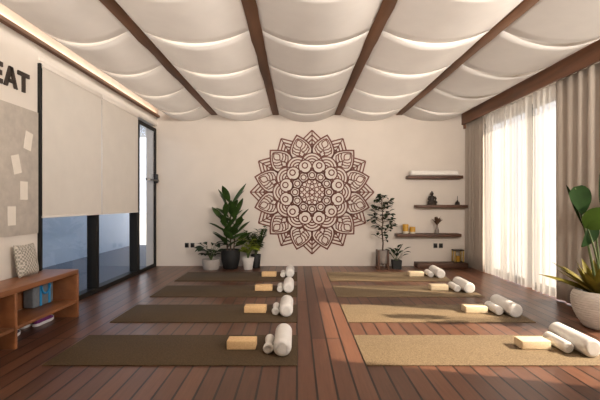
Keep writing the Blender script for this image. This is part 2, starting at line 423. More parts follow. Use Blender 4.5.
# ------------------------------------------------------------------ ceiling beams and cloth
BX = [-1.512, -0.388, 0.738, 1.862]
def beam_mesh():
    b = MB(); n = 40; rnd = random.Random(3); rows = []
    for i in range(n + 1):
        y = YN + (YB - YN) * i / n
        j = lambda a: rnd.uniform(-a, a)
        wl_, wr_, zb = -0.058 + j(0.006), 0.058 + j(0.006), 2.752 + j(0.004)
        rows.append([(wl_, y, 3.045), (wl_, y, zb + 0.006), (wl_ + 0.008, y, zb), (wr_ - 0.008, y, zb), (wr_, y, zb + 0.006), (wr_, y, 3.045)])
    vs = b.grid(rows, True); b.bm.faces.new(vs[0]); b.bm.faces.new(vs[-1])
    return b
bo = None
for x, lab in zip(BX, ('leftmost of the four rough dark wood ceiling beams', 'second rough dark wood ceiling beam from the left, above the left mats',
                       'third rough dark wood ceiling beam from the left, right of the mandala top', 'rightmost of the four rough dark wood ceiling beams, nearest the curtains')):
    if bo is None: o = bo = beam_mesh().build('ceiling_beam', M['beam'])
    else: o = bo.copy(); COL.objects.link(o)
    o.location = (x, 0, 0); tag(o, lab, 'beam', 'wooden ceiling beams', 'thing')

SEAMS = [YN, -0.95, 0.0, 0.95, 1.90, 2.82, 3.74, 4.66, 5.60, 6.62, YB]
STEP = [0.036, 0.036, 0.016, 0.036, 0.034]
def sagz(u, s): return 2.772 - s * (1 - u * u)
def swag(x0, x1, y0, y1, st):
    b = MB(); nu, nv = 24, 8; rows = []
    for j in range(nv + 1):
        v = j / nv; y = max(YN, min(YB - 0.004, y0 + (y1 - y0) * v)); s = 0.163 - st * v
        rows.append([(x0 + (x1 - x0) * i / nu, y, sagz(2 * i / nu - 1, s)) for i in range(nu + 1)])
    b.grid(rows); return b
def seam_glow(x0, x1, y0, st):  # strip added to make each seam show as a bright crescent of light
    b = MB(); nu = 24
    b.grid([[(x0 + (x1 - x0) * i / nu, y0 + 0.002, sagz(2 * i / nu - 1, s)) for i in range(nu + 1)] for s in (0.1635, 0.163 - st - 0.004)])
    return b
BAYS = [(-2.40, BX[0] - 0.05), (BX[0] + 0.05, BX[1] - 0.05), (BX[1] + 0.05, BX[2] - 0.05), (BX[2] + 0.05, BX[3] - 0.05), (BX[3] + 0.05, 2.995)]
BLAB = ['cream cloth canopy swagged between the left wall and the first beam', 'cream cloth canopy swagged between the first and second beams',
        'cream cloth canopy swagged in the middle bay above the mandala', 'cream cloth canopy swagged between the third and fourth beams',
        'cream cloth canopy swagged between the fourth beam and the wooden valance']
for bay, ((x0, x1), lab, st) in enumerate(zip(BAYS, BLAB, STEP)):
    t = thing('ceiling_canopy', lab, 'canopy', ((x0 + x1) / 2, 3, 2.77), 0, 'cloth canopies between the ceiling beams')
    for y0, y1 in zip(SEAMS, SEAMS[1:]):
        o = swag(x0, x1, y0, y1, st).build('cloth_swag', M['canopy'], t, True, None, 0.003)
        o.data.transform(Matrix.Translation((-(x0 + x1) / 2, -3, -2.77)))
        if bay < 4 and y0 > YN:
            h_ = seam_glow(x0, x1, y0, st).build('seam_glow', M['seam_glow'], o, True, None, 0.002)
            h_.data.transform(Matrix.Translation((-(x0 + x1) / 2, -3, -2.77)))

# ------------------------------------------------------------------ curtains
def curtain(y0, y1, x, amp, waves, seed, z0=0.012, z1=2.60, flare=0.0):
    b = MB(); rnd = random.Random(seed); n = int(waves * 12); nz = 10
    ph = [rnd.uniform(0, 6.28) for _ in range(5)]; rows = []
    for k in range(nz + 1):
        q = k / nz; z = z0 + (z1 - z0) * q; row = []
        for i in range(n + 1):
            t = i / n; y = y0 + (y1 - y0) * t
            a = amp * (0.75 + 0.25 * (1 - q)) * (0.7 + 0.3 * math.sin(3.1 * t * waves * 0.37 + ph[0]))
            dx = a * math.sin(2 * PI * waves * t + ph[1] + 0.35 * math.sin(5 * t + ph[2]) + 0.25 * math.sin(2.2 * q + 9 * t))
            dy = 0.3 * a * math.cos(4 * PI * waves * t + ph[3]) - flare * (1 - q) * (1 - t)
            row.append((x + dx, y + dy, z))
        rows.append(row)
    b.grid(rows); return b
c = curtain(6.60, 7.26, 3.085, 0.035, 6, 1).build('drape', M['drape'], None, True, None, 0.004)
tag(c, 'taupe drape drawn into the far corner beside the wall shelves', 'curtain', 'taupe drapes')
c = curtain(3.90, 4.76, 3.10, 0.042, 5, 2).build('drape', M['drape'], None, True, None, 0.004)
tag(c, 'taupe drape hanging behind the ribbed plant pot', 'curtain', 'taupe drapes')
for y0, y1, wv, sd, lab in ((5.95, 6.58, 6.5, 3, 'white sheer curtain panel hanging next to the far taupe drape'),
                            (5.36, 5.91, 5.5, 4, 'white sheer curtain panel in the middle of the window'),
                            (4.80, 5.32, 4.5, 6, 'white sheer curtain panel hanging next to the near taupe drape')):
    c = curtain(y0, y1, 3.12, 0.042, wv, sd).build('sheer_curtain', M['sheer'])
    tag(c, lab, 'curtain', 'white sheer curtains')

# ------------------------------------------------------------------ roller blinds
def blind(y0, y1, lab):
    t = thing('roller_blind', lab, 'blind', (XL + 0.036, y0, 2.53), 0, 'roller blinds')
    L = y1 - y0
    MB().box(-0.004, 0.0, 0, L, -1.515, -0.01).build('blind_fabric', M['blind'], t, False)
    MB().box(-0.012, 0.006, 0, L, -1.53, -1.508, 0.003).build('bottom_bar', M['white_trim'], t)
    MB().box(-0.034, 0.010, 0, L, -0.035, 0.02, 0.005).build('cassette', M['white_trim'], t)
blind(3.962, 5.16, 'pale roller blind nearer the camera, beside the pinned board')
blind(5.175, 6.335, 'pale roller blind farther from the camera, beside the glass door')

# ------------------------------------------------------------------ lettering, board, notes
def wall_frame(y, z, roll=0.0):      # local x -> +y (reading direction), local z up, local y -> into wall
    return Matrix.Translation((XL, y, z)) @ Matrix.Rotation(PI / 2, 4, 'Z') @ Matrix.Rotation(roll, 4, 'Y')
sg = thing('wall_lettering', 'large dark brown letters mounted high on the left wall', 'lettering', (XL, 3.6, 2.18))
def letter(strokes, y, parent):
    b = MB()
    for poly in strokes:
        lo = [(XL + 0.001, y + p[0], 2.18 + p[1]) for p in poly]; hi = [(XL + 0.014, q[1], q[2]) for q in lo]
        vs = b.grid([lo, hi], True); b.bm.faces.new(vs[0]); b.bm.faces.new(vs[1])
    b.keep = True
    o = b.build('letter', M['letter'], parent, False)
    o.data.transform(Matrix.Translation((-XL, -3.6, -2.18)))
H = 0.185; S = 0.042
R4 = lambda a, b, c, d: [(a, c), (b, c), (b, d), (a, d)]
letter([R4(0, S, 0, H), R4(S, 0.125, 0, S * .95), R4(S, 0.115, H / 2 - S / 2, H / 2 + S / 2), R4(S, 0.125, H - S * .95, H)], 3.335, sg)
letter([[(0, 0), (S, 0), (0.108, H), (0.062, H)], [(0.128, 0), (0.17, 0), (0.108, H), (0.066, H)], R4(0.045, 0.125, 0.04, 0.072)], 3.475, sg)
letter([R4(0, 0.155, H - S * .95, H), R4(0.0565, 0.0985, 0, H - S * .95)], 3.65, sg)

b = MB().box(XL + 0.002, XL + 0.018, 2.35, 3.925, 0.855, 2.035, 0.003)
tag(b.build('pinboard', M['board']), 'large greige pinboard on the left wall below the lettering', 'board')
for y, z, r, lab in ((3.775, 1.735, 0.20, 'pale paper card pinned highest on the greige board'), (3.615, 1.50, -0.26, 'pale tilted paper card pinned second from top on the board'),
                     (3.715, 1.265, 0.0, 'pale upright paper card pinned third from top on the board'), (3.555, 1.035, 0.0, 'pale paper card pinned lowest on the greige board')):
    o = MB().box(-0.05, 0.05, -0.0215, -0.0185, -0.085, 0.085).build('paper_card', M['paper'], None, False)
    o.data.transform(wall_frame(0, 0, r)); o.data.transform(Matrix.Translation((-XL, 0, 0))); o.location = (XL, y, z)
    tag(o, lab, 'card', 'paper cards on the pinboard')

# ------------------------------------------------------------------ bench with things in and on it
BF, BT = -2.21, 0.482
bench = thing('shoe_bench', 'long reddish wood open bench along the left wall', 'bench', (-2.38, 3.15, 0))
def bpart(name, x0, x1, y0, y1, z0, z1, m=None):
    o = MB().box(x0 + 2.38, x1 + 2.38, y0 - 3.15, y1 - 3.15, z0, z1, 0.004).build(name, m or M['bench'], bench)
bpart('bench_top', XL + 0.004, BF, 2.26, 4.05, BT - 0.045, BT)
for a, b_ in ((4.02, 4.05), (3.135, 3.165), (2.26, 2.29)): bpart('upright_panel', XL + 0.004, BF + 0.004 if a == 4.02 else BF, a, b_, 0, BT - 0.045)
for a, b_ in ((3.165, 4.02), (2.29, 3.135)): bpart('bench_shelf', XL + 0.02, BF - 0.005, a, b_, 0.145, 0.172)
for a, b_ in ((3.165, 4.02), (2.29, 3.135)): bpart('back_panel', XL + 0.004, XL + 0.018, a, b_, 0.172, BT - 0.045)

# grey bag with blue straps
bag = thing('tote_bag', 'grey canvas bag with bright blue straps on the bench shelf', 'bag', (-2.46, 3.83, 0.172))
MB().box(-0.068, 0.04, -0.15, 0.15, 0.001, 0.215, 0.02, 3).build('bag_body', M['bag'], bag)
for y in (-0.055, 0.075):
    MB().box(0.04, 0.0455, y - 0.016, y + 0.016, 0.006, 0.21, 0.002).build('strap', M['blue'], bag)
hp = [(0.05, 0.01 + 0.065 * math.cos(a), 0.19 - 0.075 * math.sin(a)) for a in [PI * k / 12 for k in range(13)]]
MB().tube(hp, 0.010).build('carry_handle', M['blue'], bag)
MB().box(-0.03, 0.0, -0.13, 0.13, 0.214, 0.220, 0.002).build('zip', M['black'], bag)

# shoes
def shoe(label, loc, rz, upper):
    t = thing('sneaker', label, 'shoe', loc, rz, 'sneakers under the bench')
    Lh = 0.135
    def outline(k):      # half widths along the foot, y from heel to toe
        return [(-1.0, 0.012), (-0.95, 0.024), (-0.8, 0.032), (-0.4, 0.032), (0.0, 0.035), (0.4, 0.043), (0.7, 0.040), (0.9, 0.028), (1.0, 0.010)]
    s = MB(); rows = []
    for yy, wd in outline(0):
        lift = 0.012 * max(0, yy - 0.6) / 0.4
        rows.append([(-wd, yy * Lh, 0.003 + lift), (wd, yy * Lh, 0.003 + lift), (wd * 1.06, yy * Lh, 0.018 + lift), (wd, yy * Lh, 0.028 + lift), (-wd, yy * Lh, 0.028 + lift), (-wd * 1.06, yy * Lh, 0.018 + lift)])
    vs = s.grid(rows, True); s.bm.faces.new(vs[0]); s.bm.faces.new(vs[-1])
    s.build('sole', M['sole'], t)
    u = MB(); rows = []
    top = [0.085, 0.092, 0.092, 0.078, 0.075, 0.066, 0.052, 0.040, 0.030]
    for (yy, wd), tz in zip(outline(0), top):
        r = []
        for k in range(9):
            a = PI * k / 8; r.append((wd * 0.96 * math.cos(a), yy * Lh, 0.026 + (tz - 0.026) * math.sin(a) ** 0.7))
        rows.append(r)
    vs = u.grid(rows); u.bm.faces.new(vs[0]); u.bm.faces.new(vs[-1])
    u.build('upper', upper, t)
    MB().lathe([(0.001, 0), (0.02, 0.001), (0.024, 0.004), (0.021, 0.007)], 16, Matrix.Translation((0, -0.075, 0.088)) @ Matrix.Diagonal((1, 1.6, 1, 1))).build('collar', M['shoe_dark'], t)
    l = MB()
    for k in range(4):
        y = -0.005 + 0.022 * k; z = 0.078 - 0.006 * k
        l.tube([(-0.018, y, z - 0.004), (0, y + 0.004, z + 0.003), (0.018, y, z - 0.004)], 0.0025, 6)
    l.build('laces', M['sole'], t)
shoe('purple sneaker with white sole under the bench, nearer the room', (-2.435, 3.84, 0), 0.0, M['purple'])
shoe('purple sneaker with white sole under the bench, against the wall', (-2.525 + 0.005, 3.78, 0), 0.05, M['purple'])
shoe('dark sneaker with white sole under the bench, near the divider', (-2.44, 3.38, 0), 0.08, M['navy'])

# cushion
cu = thing('cushion', 'grey woven square cushion leaning on the wall upon the bench', 'cushion', (-2.455, 3.665, BT + 0.002))
def pillow(wd, ht, th, z_lo=0.0, z_hi=1.0):
    b = MB(); n = 14
    for sgn in (1, -1):
        rows = []
        for j in range(n + 1):
            q = z_lo + (z_hi - z_lo) * j / n; v = 2 * q - 1; r = []
            for i in range(n + 1):
                u = 2 * i / n - 1
                f = max(0, (1 - u ** 4) * (1 - v ** 4)) ** 0.5
                pin = 1 - 0.07 * (1 - abs(u) ** 2) * abs(v) ** 3; pin2 = 1 - 0.07 * (1 - abs(v) ** 2) * abs(u) ** 3
                r.append((sgn * th / 2 * f, u * wd / 2 * pin2, (v * ht / 2 * pin) + ht / 2))
            rows.append(r)
        b.grid(rows)
    return b
tilt = Matrix.Rotation(-0.17, 4, 'Y')
o = pillow(0.27, 0.295, 0.085).build('cushion_cover', M['cushion'], cu); o.data.transform(tilt)
o = MB().box(0.022, 0.034, -0.10, 0.10, 0.235, 0.25, 0.004).build('top_band', M['cushion_band'], cu); o.data.transform(tilt)

# ------------------------------------------------------------------ mandala
def mandala():
    b = MB(); b.keep = True
    U = 0.01825; Wd = 0.026
    T0, T1 = -0.009, -0.001
    def rot(pts, deg):
        a = math.radians(deg); ca, sa = math.cos(a), math.sin(a)
        return [((x * ca + y * sa) * U, (-x * sa + y * ca) * U) for x, y in pts]      # y = radial, clockwise from top
    def add(pts, deg, wd=1.0, closed=False, hide=None):
        if hide is None: b.ribbon(rot(pts, deg), Wd * wd, T0, T1, closed); return
        q = pts + [pts[0]] if closed else pts; dense = []
        for (x0, y0), (x1, y1) in zip(q, q[1:]):
            m_ = max(1, int(math.hypot(x1 - x0, y1 - y0) / 0.5))
            dense += [(x0 + (x1 - x0) * i / m_, y0 + (y1 - y0) * i / m_) for i in range(m_)]
        dense.append(q[-1]); run = []
        for p_ in dense + [None]:
            g = rot([p_], deg)[0] if p_ else None
            if p_ and not hide(g[0] / U, g[1] / U): run.append(p_)
            else:
                if len(run) > 2: b.ribbon(rot(run, deg), Wd * wd, T0, T1)
                run = []
    def in_disc(x, y): return any(math.hypot(x - 26.3 * math.sin(math.radians(15 + 30 * k)), y - 26.3 * math.cos(math.radians(15 + 30 * k))) < 6.5 for k in range(12))
    def in_arch(x, y): return in_disc(x, y) or math.hypot(x, y) < 26.3 or any(math.hypot(x - 28 * math.sin(math.radians(30 * k)), y - 28 * math.cos(math.radians(30 * k))) < 10.7 for k in range(12))
    def circ(cx, cy, r, deg, n=20, wd=0.85): add([(cx + r * math.cos(2 * PI * k / n), cy + r * math.sin(2 * PI * k / n)) for k in range(n)], deg, wd, True)
    def half(r):                      # half width of a front petal at radius r
        ks = [(31, 1.5), (34, 6.5), (38, 9.8), (42, 11.2), (46, 10.6), (50, 8.3), (54, 5.0), (57, 2.0), (58.8, 0.0)]
        for (a, x), (c_, y) in zip(ks, ks[1:]):
            if a <= r <= c_: return x + (y - x) * (r - a) / (c_ - a)
        return 0
    RS = [31, 34, 38, 42, 46, 50, 54, 57, 58.8]
    def covered(x, y, deg_from_axis=15):          # is a point (axis frame of a rear petal) under a front petal
        for s in (1, -1):
            a = math.radians(s * deg_from_axis); px = x * math.cos(a) - y * math.sin(a) * 1; py = x * math.sin(a) + y * math.cos(a)
            if abs(px) < half(py): return True
        return False
    for k in range(12):
        d15, d0 = 15 + 30 * k, 30 * k
        # front petals
        left = [(-half(r), r) for r in RS]; right = [(half(r), r) for r in reversed(RS[:-1])]
        add(left + right, d15, 1.05, hide=in_arch)
        inn = [(-max(0, half(r) - 2.6), r) for r in RS[2:-2]]
        add(inn[1:] + [(0, 55.2)] + [(-x, r) for x, r in reversed(inn[1:])], d15, 0.75, hide=in_arch)
        add([(0, 42), (0, 45.5)], d15, 0.7)
        for r0, r1, wv, off in ((45.5, 54, 3.2, 0.0), (36.5, 43, 2.5, 0.0)):
            pts = [(off + wv * math.sin(PI * q / 8), r0 + (r1 - r0) * q / 8) for q in range(9)]
            pts += [(off - wv * math.sin(PI * q / 8), r0 + (r1 - r0) * q / 8) for q in range(7, 0, -1)]
            add(pts, d15, 0.75, True)
        for r in (37.5, 40.5, 43.5):
            for s in (1, -1):
                e = r + 5.0
                add([(s * 0.8, r), (s * 0.5 * half(e), r + 1.9), (s * max(0.5, half(e) - 2.6), e)], d15, 0.75, hide=in_arch)
        # rear petals: nested chevrons with a vein
        for tip in (61.8, 57.2, 52.8, 48.6):
            for s in (1, -1):
                pts = [(0, tip)]
                for q in range(1, 60):
                    x, y = s * q * 0.25, tip - q * 0.25 * 0.98
                    if covered(x, y): break
                    pts.append((x, y))
                if len(pts) > 2: add([pts[0], pts[-1]], d0, 0.95)
        add([(0, 44), (0, 61)], d0, 0.7)
        # nested arches between the discs
        for r in (2.4, 5.2, 8.0, 10.9):
            pts = [(r * math.cos(a), 28.0 + r * 1.02 * math.sin(a)) for a in [PI * (0.02 + 0.96 * q / 14) for q in range(15)]]
            add(pts, d0, 0.85, hide=in_disc)
        # ring of discs with crescents
        circ(0, 26.3, 6.7, d15); circ(0, 27.6, 2.7, d15);
        add([(5.2 * math.cos(a), 24.9 + 4.6 * math.sin(a)) for a in [PI * (1.05 + 0.9 * q / 10) for q in range(11)]], d15, 0.7)
        # inner ring of triple circles
        for r in (4.7, 2.6): circ(0, 17.0, r, d0, 16, 0.75)
        circ(0, 10.6, 2.1, d15, 12, 0.75)
    for k in range(6):
        circ(0, 5.6, 2.2, 60 * k, 14, 0.75)
    circ(0, 0, 12.9, 0, 48, 0.7); circ(0, 0, 2.4, 0, 14, 0.8)
    return b
mo = mandala().build('mandala', M['mandala'], None, False, (0.274, YB, 1.348))
tag(mo, 'large round brown openwork mandala on the back wall', 'wall art')

# ------------------------------------------------------------------ wall shelves and what stands on them
SY0 = 7.10
def shelf(x0, x1, z0, z1, lab):
    b = MB().box(x0, x1, SY0, YB - 0.001, z0, z1, 0.008)
    return tag(b.build('wall_shelf', M['shelf']), lab, 'shelf', 'dark wood wall shelves')
shelf(1.98, 2.955, 1.585, 1.640, 'top dark wood wall shelf carrying the white roll')
shelf(2.13, 3.04, 1.062, 1.117, 'middle dark wood wall shelf carrying the seated statue')
shelf(1.775, 2.925, 0.545, 0.603, 'lowest hanging dark wood wall shelf carrying the yellow jars')
tag(MB().box(2.13, 3.02, 7.05, YB - 0.002, 0.001, 0.085, 0.006).build('floor_plank', M['shelf']), 'low dark wood plank on the floor under the wall shelves', 'plank')

o = MB().box(-0.435, 0.435, -0.065, 0.065, 0, 0.092, 0.03, 4).build('rolled_blanket', M['bolster'], None, True, (2.46, 7.19, 1.641))
tag(o, 'long white folded blanket lying on the top wall shelf', 'blanket')

# statue, one continuous carved figure
s = MB()
s.lathe([(0.001, 0), (0.080, 0), (0.085, 0.012), (0.080, 0.026), (0.001, 0.028)], 28, Matrix.Diagonal((1, 0.72, 1, 1)))
s.ellipsoid((0, -0.008, 0.048), (0.082, 0.055, 0.030))
s.ellipsoid((0.058, -0.022, 0.046), (0.034, 0.034, 0.024)); s.ellipsoid((-0.058, -0.022, 0.046), (0.034, 0.034, 0.024))
s.ellipsoid((0, 0.004, 0.105), (0.045, 0.034, 0.055)); s.ellipsoid((0, 0.004, 0.138), (0.056, 0.032, 0.028))
for sg_ in (1, -1):
    s.tube([(sg_ * 0.052, 0.002, 0.145), (sg_ * 0.068, -0.008, 0.105), (sg_ * 0.050, -0.036, 0.072), (sg_ * 0.006, -0.050, 0.066)], [0.019, 0.018, 0.015, 0.013], 10)
s.tube([(0, 0.004, 0.155), (0, 0.002, 0.185)], 0.017, 12)
s.ellipsoid((0, 0, 0.200), (0.028, 0.030, 0.034)); s.ellipsoid((0, 0.003, 0.234), (0.014, 0.015, 0.013))
for sg_ in (1, -1): s.ellipsoid((sg_ * 0.028, 0.004, 0.194), (0.006, 0.009, 0.017), 10)
s.ellipsoid((0, -0.029, 0.198), (0.005, 0.006, 0.008), 8)
st = s.build('seated_statue', M['bronze'], None, True, (2.425, 7.19, 1.118))
rm = st.modifiers.new('carved', 'REMESH'); rm.mode = 'VOXEL'; rm.voxel_size = 0.004; rm.use_smooth_shade = True
tag(st, 'small dark seated meditation statue on the middle wall shelf', 'statue')

t = thing('reed_diffuser', 'small dark bottle with a slender neck on the middle shelf', 'bottle', (2.875, 7.17, 1.118))
MB().lathe([(0.001, 0), (0.040, 0), (0.043, 0.008), (0.040, 0.035), (0.022, 0.055), (0.011, 0.065), (0.011, 0.08), (0.013, 0.083), (0.001, 0.084)], 24).build('bottle_body', M['bronze'], t)
MB().tube([(0, 0, 0.08), (0.002, 0, 0.16)], 0.004).build('stick', M['bronze'], t)

def jar(lab, x, r, h_):
    t = thing('candle_jar', lab, 'candle', (x, 7.17, 0.604), 0, 'yellow candle jars')
    MB().lathe([(0.001, 0), (r * 0.94, 0), (r, 0.006), (r, h_ * 0.26)], 28).build('jar_base', M['wax'], t)
    MB().lathe([(r, h_ * 0.26), (r * 1.005, h_ * 0.28), (r * 1.005, h_ - 0.006), (r * 0.97, h_), (r * 0.86, h_ - 0.004), (0.001, h_ - 0.008)], 28, cap=False).build('jar_glass', M['amber'], t)
    MB().tube([(0, 0, h_ - 0.009), (0.002, 0, h_ + 0.006)], 0.002, 6).build('wick', M['black'], t)
jar('taller yellow candle jar at the left end of the lowest shelf', 1.945, 0.052, 0.165)
jar('shorter yellow candle jar beside the taller one on the lowest shelf', 2.07, 0.050, 0.118)

t = thing('flower_vase', 'slim grey vase of dried brown leaves on the lowest shelf', 'vase', (2.505, 7.15, 0.604))
MB().lathe([(0.001, 0), (0.026, 0), (0.034, 0.01), (0.036, 0.05), (0.020, 0.10), (0.015, 0.13), (0.018, 0.145), (0.013, 0.143)], 24).build('vase_body', M['clear_vase'], t)
b = MB(); rnd = random.Random(5)
for k in range(16):
    az = rnd.uniform(0, 2 * PI); b.leaf((0, 0, 0.135), az, rnd.uniform(0.9, 1.45), rnd.uniform(0.14, 0.20), 0.05, rnd.uniform(0.0, 0.5), petiole=0.25)
b.build('dried_leaves', M['dried'], t)

# lantern on the plank
t = thing('lantern', 'small gold framed lantern standing on the low floor plank', 'lantern', (2.88, 7.16, 0.086))
for sx in (-1, 1):
    for sy in (-1, 1): MB().box(sx * 0.075 - 0.012, sx * 0.075 + 0.012, sy * 0.055 - 0.012, sy * 0.055 + 0.012, 0.015, 0.21, 0.002).build('corner_post', M['gold'], t)
MB().box(-0.09, 0.09, -0.07, 0.07, 0, 0.015, 0.003).build('base', M['bronze'], t)
MB().box(-0.09, 0.09, -0.07, 0.07, 0.21, 0.232, 0.004).build('lid', M['bronze'], t)
MB().lathe([(0.001, 0.015), (0.032, 0.015), (0.032, 0.12), (0.001, 0.124)], 20).build('candle', M['amber'], t)

# sockets
def sockets(x, z, labs, sizes):
    for i, lab in enumerate(labs):
        t = thing('wall_socket', lab, 'socket', (x + i * sizes, YB, z), 0, 'black wall sockets')
        MB().box(-0.036, 0.036, -0.010, -0.0005, -0.042, 0.042, 0.004).build('cover_plate', M['black'], t)
        MB().box(-0.018, 0.018, -0.0125, -0.010, -0.02, 0.02, 0.001).build('socket_insert', M['frame'], t)
sockets(-2.01, 0.38, ('left black socket of the pair near the glass door', 'right black socket of the pair near the glass door'), 0.105)
sockets(2.525, 0.372, ('left black socket of the pair below the lowest shelf', 'right black socket of the pair below the lowest shelf'), 0.098)

# ------------------------------------------------------------------ yoga mats and their props
ROWS = [(2.82, 3.465), (3.84, 4.50), (4.88, 5.54), (5.865, 6.62)]
WHICH = ['nearest the camera', 'second from the camera', 'third from the camera', 'nearest the back wall']
def mat_mesh(y0, y1, x0, x1):
    b = MB().box(x0 - (x0 + x1) / 2, x1 - (x0 + x1) / 2, -(y1 - y0) / 2, (y1 - y0) / 2, 0.0005, 0.008, 0.002)
    return b
for side, x0, x1, mm in (('left', -1.80, 0.003, M['mat_left']), ('right', 0.49, 2.295, M['mat_right'])):
    for (y0, y1), wh in zip(ROWS, WHICH):
        o = mat_mesh(y0, y1, x0, x1).build('yoga_mat', mm, None, True, ((x0 + x1) / 2, (y0 + y1) / 2, 0))
        col = 'shade darkened brown' if side == 'left' else 'sunlight toned brown'
        tag(o, f'{col} yoga mat on the {side} side, {wh}', 'yoga mat', f'yoga mats on the {side} side')

def roll_profile(r, L, rd, n=6, waist=0.0):
    p = []
    for k in range(n + 1):
        a = PI / 2 * k / n; p.append((max(0.001, r - rd + rd * math.sin(a)), -L / 2 + rd * (1 - math.cos(a))))
    p = [(0.001, -L / 2 + 0.004), (max(0.002, (r - rd) * 0.93), -L / 2 + 0.003)] + p
    m_ = 9
    for k in range(1, m_):
        q = k / m_; p.append((r * (1 - waist * math.sin(PI * q) ** 2), -L / 2 + rd + (L - 2 * rd) * q))
    return p + [(a, -z) for a, z in reversed(p[:n + 3])]
ALONG = Matrix.Rotation(-PI / 2, 4, 'X')
def lying(r): return Matrix.Translation((0, 0, r)) @ ALONG
ZM = 0.0085
protos = {}
BL = {'left': ('tan foam', 'block'), 'right': ('pale cream foam', 'block')}
# offsets of block, bolster and small roll from each mat's near edge, measured per row; bolster yaw
LAY = {
 'left':  [(0.287, 0.13, 0.20, 0.0), (0.30, 0.14, 0.22, 0.0), (0.31, 0.17, 0.23, 0.0), (0.325, 0.24, 0.27, 0.0)],
 'right': [(0.287, 0.12, 0.21, 0.02), (0.30, 0.13, 0.22, 0.03), (0.33, 0.15, 0.24, 0.04), (0.345, 0.17, 0.26, 0.06)],
}
for side, x_end in (('left', 0.003), ('right', 2.298)):
    for i, ((y0, y1), wh) in enumerate(zip(ROWS, WHICH)):
        ob, obo, oro, yaw = LAY[side][i]
        where = f'on the {side} mat {wh}'
        # block
        key = 'block' + side
        lab = f'{BL[side][0]} yoga block {where}'
        loc = (x_end - 0.438 if side == 'left' else x_end - 0.435, y0 + ob + 0.062, ZM)
        rz = random.uniform(-0.03, 0.03)
        if key not in protos:
            o = MB().box(-0.113, 0.113, -0.062, 0.062, 0, 0.068, 0.007, 3).build('yoga_block', M['block'] if side == 'left' else M['block_pale'])
            protos[key] = o
        else:
            o = protos[key].copy(); COL.objects.link(o)
        o.location = loc; o.rotation_euler = (0, 0, rz); tag(o, lab, 'yoga block', 'foam yoga blocks')
        # bolster
        lab = f'white cylindrical bolster cushion {where}'
        bl = 0.42 if side == 'left' else 0.45
        loc = (x_end - 0.113, y0 + obo + bl / 2, ZM)
        key = 'bolster' + side
        if key not in protos:
            t = thing('bolster', lab, 'bolster', loc, -yaw, 'white bolsters on the mats'); protos[key] = t
            r = 0.069; MB().lathe(roll_profile(r, bl, 0.034 if side == 'left' else 0.022), 36, lying(r)).build('bolster_cover', M['bolster'], t)
            for sgn in (-1, 1):
                MB().lathe([(0.031 if side == 'left' else 0.043, 0), (0.033 if side == 'left' else 0.045, sgn * 0.003), (0.001, sgn * 0.004)], 28, Matrix.Translation((0, sgn * (bl / 2 - 0.002), r)) @ ALONG, cap=False).build('end_seam', M['bolster_end'], t)
        else: dup(protos[key], loc, -yaw, lab)
        # small roll
        rl = 0.24 if side == 'left' else 0.27
        loc = (x_end - (0.222 if side == 'left' else 0.236), y0 + oro + rl / 2, ZM); key = 'roll' + side
        lab = (f'small white waisted roll {where}' if side == 'left' else f'small white rolled towel {where}')
        if key not in protos:
            t = thing('small_roll', lab, 'roll', loc, -yaw, 'small white rolls beside the bolsters'); protos[key] = t
            r = 0.039 if side == 'left' else 0.043
            MB().lathe(roll_profile(r, rl, 0.014, waist=0.30 if side == 'left' else 0.0), 28, lying(r)).build('roll_body', M['bolster'], t)
            b = MB()
            sp = [((0.004 + (r - 0.014) * k / 40) * math.cos(k * 0.42), -rl / 2 + 0.0005, r + (0.004 + (r - 0.014) * k / 40) * math.sin(k * 0.42)) for k in range(41)]
            b.tube(sp, 0.0022, 5); b.build('end_spiral', M['bolster_end'], t)
        else: dup(protos[key], loc, -yaw, lab)

# ------------------------------------------------------------------ plants
def pot(t, prof, m, soil_r, soil_z, name='pot'):
    MB().lathe(prof, 40).build(name, m, t)
    MB().lathe([(0.001, soil_z + 0.006), (soil_r * 0.6, soil_z + 0.004), (soil_r, soil_z)], 28, cap=False).build('soil', M['soil'], t)
def taper(r0, r1, h_, wall=0.012):
    return [(0.001, 0), (r0 * 0.96, 0), (r0, 0.008), (r1, h_ - 0.006), (r1 - 0.003, h_), (r1 - wall, h_), (r1 - wall - 0.004, h_ - 0.05)]

# tall leafy plant in a black pot
t = thing('potted_plant', 'tall broad leaved green plant in a round black pot', 'plant', (-1.165, 7.02, 0))
pot(t, [(0.001, 0), (0.115, 0), (0.125, 0.01), (0.160, 0.16), (0.168, 0.30), (0.170, 0.335), (0.156, 0.335), (0.150, 0.29)], M['pot_black'], 0.152, 0.30)
rnd = random.Random(11); lf = MB(); stm = MB()
for sx, sy, top in ((0.0, 0, 1.12), (0.05, 0.02, 0.95), (-0.05, -0.01, 0.88)):
    pts = [(sx * (1 + q), sy, 0.29 + (top - 0.29) * q) for q in (0, 0.25, 0.5, 0.75, 1)]
    stm.tube(pts, [0.014, 0.012, 0.011, 0.009, 0.006])
    nl = 15
    for k in range(nl):
        q = 0.12 + 0.88 * k / (nl - 1); az = k * 2.4 + sx * 20 + rnd.uniform(-.3, .3)
        if math.sin(az) > 0.6: az = -az
        pitch = 0.42 + 0.55 * q + rnd.uniform(-.15, .15)
        lf.leaf((sx * (1 + q), sy, 0.29 + (top - 0.29) * q), az, pitch, rnd.uniform(0.34, 0.42), rnd.uniform(0.10, 0.125), rnd.uniform(0.0, 0.35), petiole=0.1, roll=rnd.uniform(-.6, .6))
lf.leaf((-0.05, 0, 1.02), 2.9, 1.15, 0.42, 0.16, 0.1, roll=0.7); lf.leaf((0.0, 0, 1.08), 0.2, 0.95, 0.50, 0.11, -0.1, roll=0.6)
stm.build('stem', M['stem_brown'], t); lf.build('foliage', M['leaf_dark'], t)

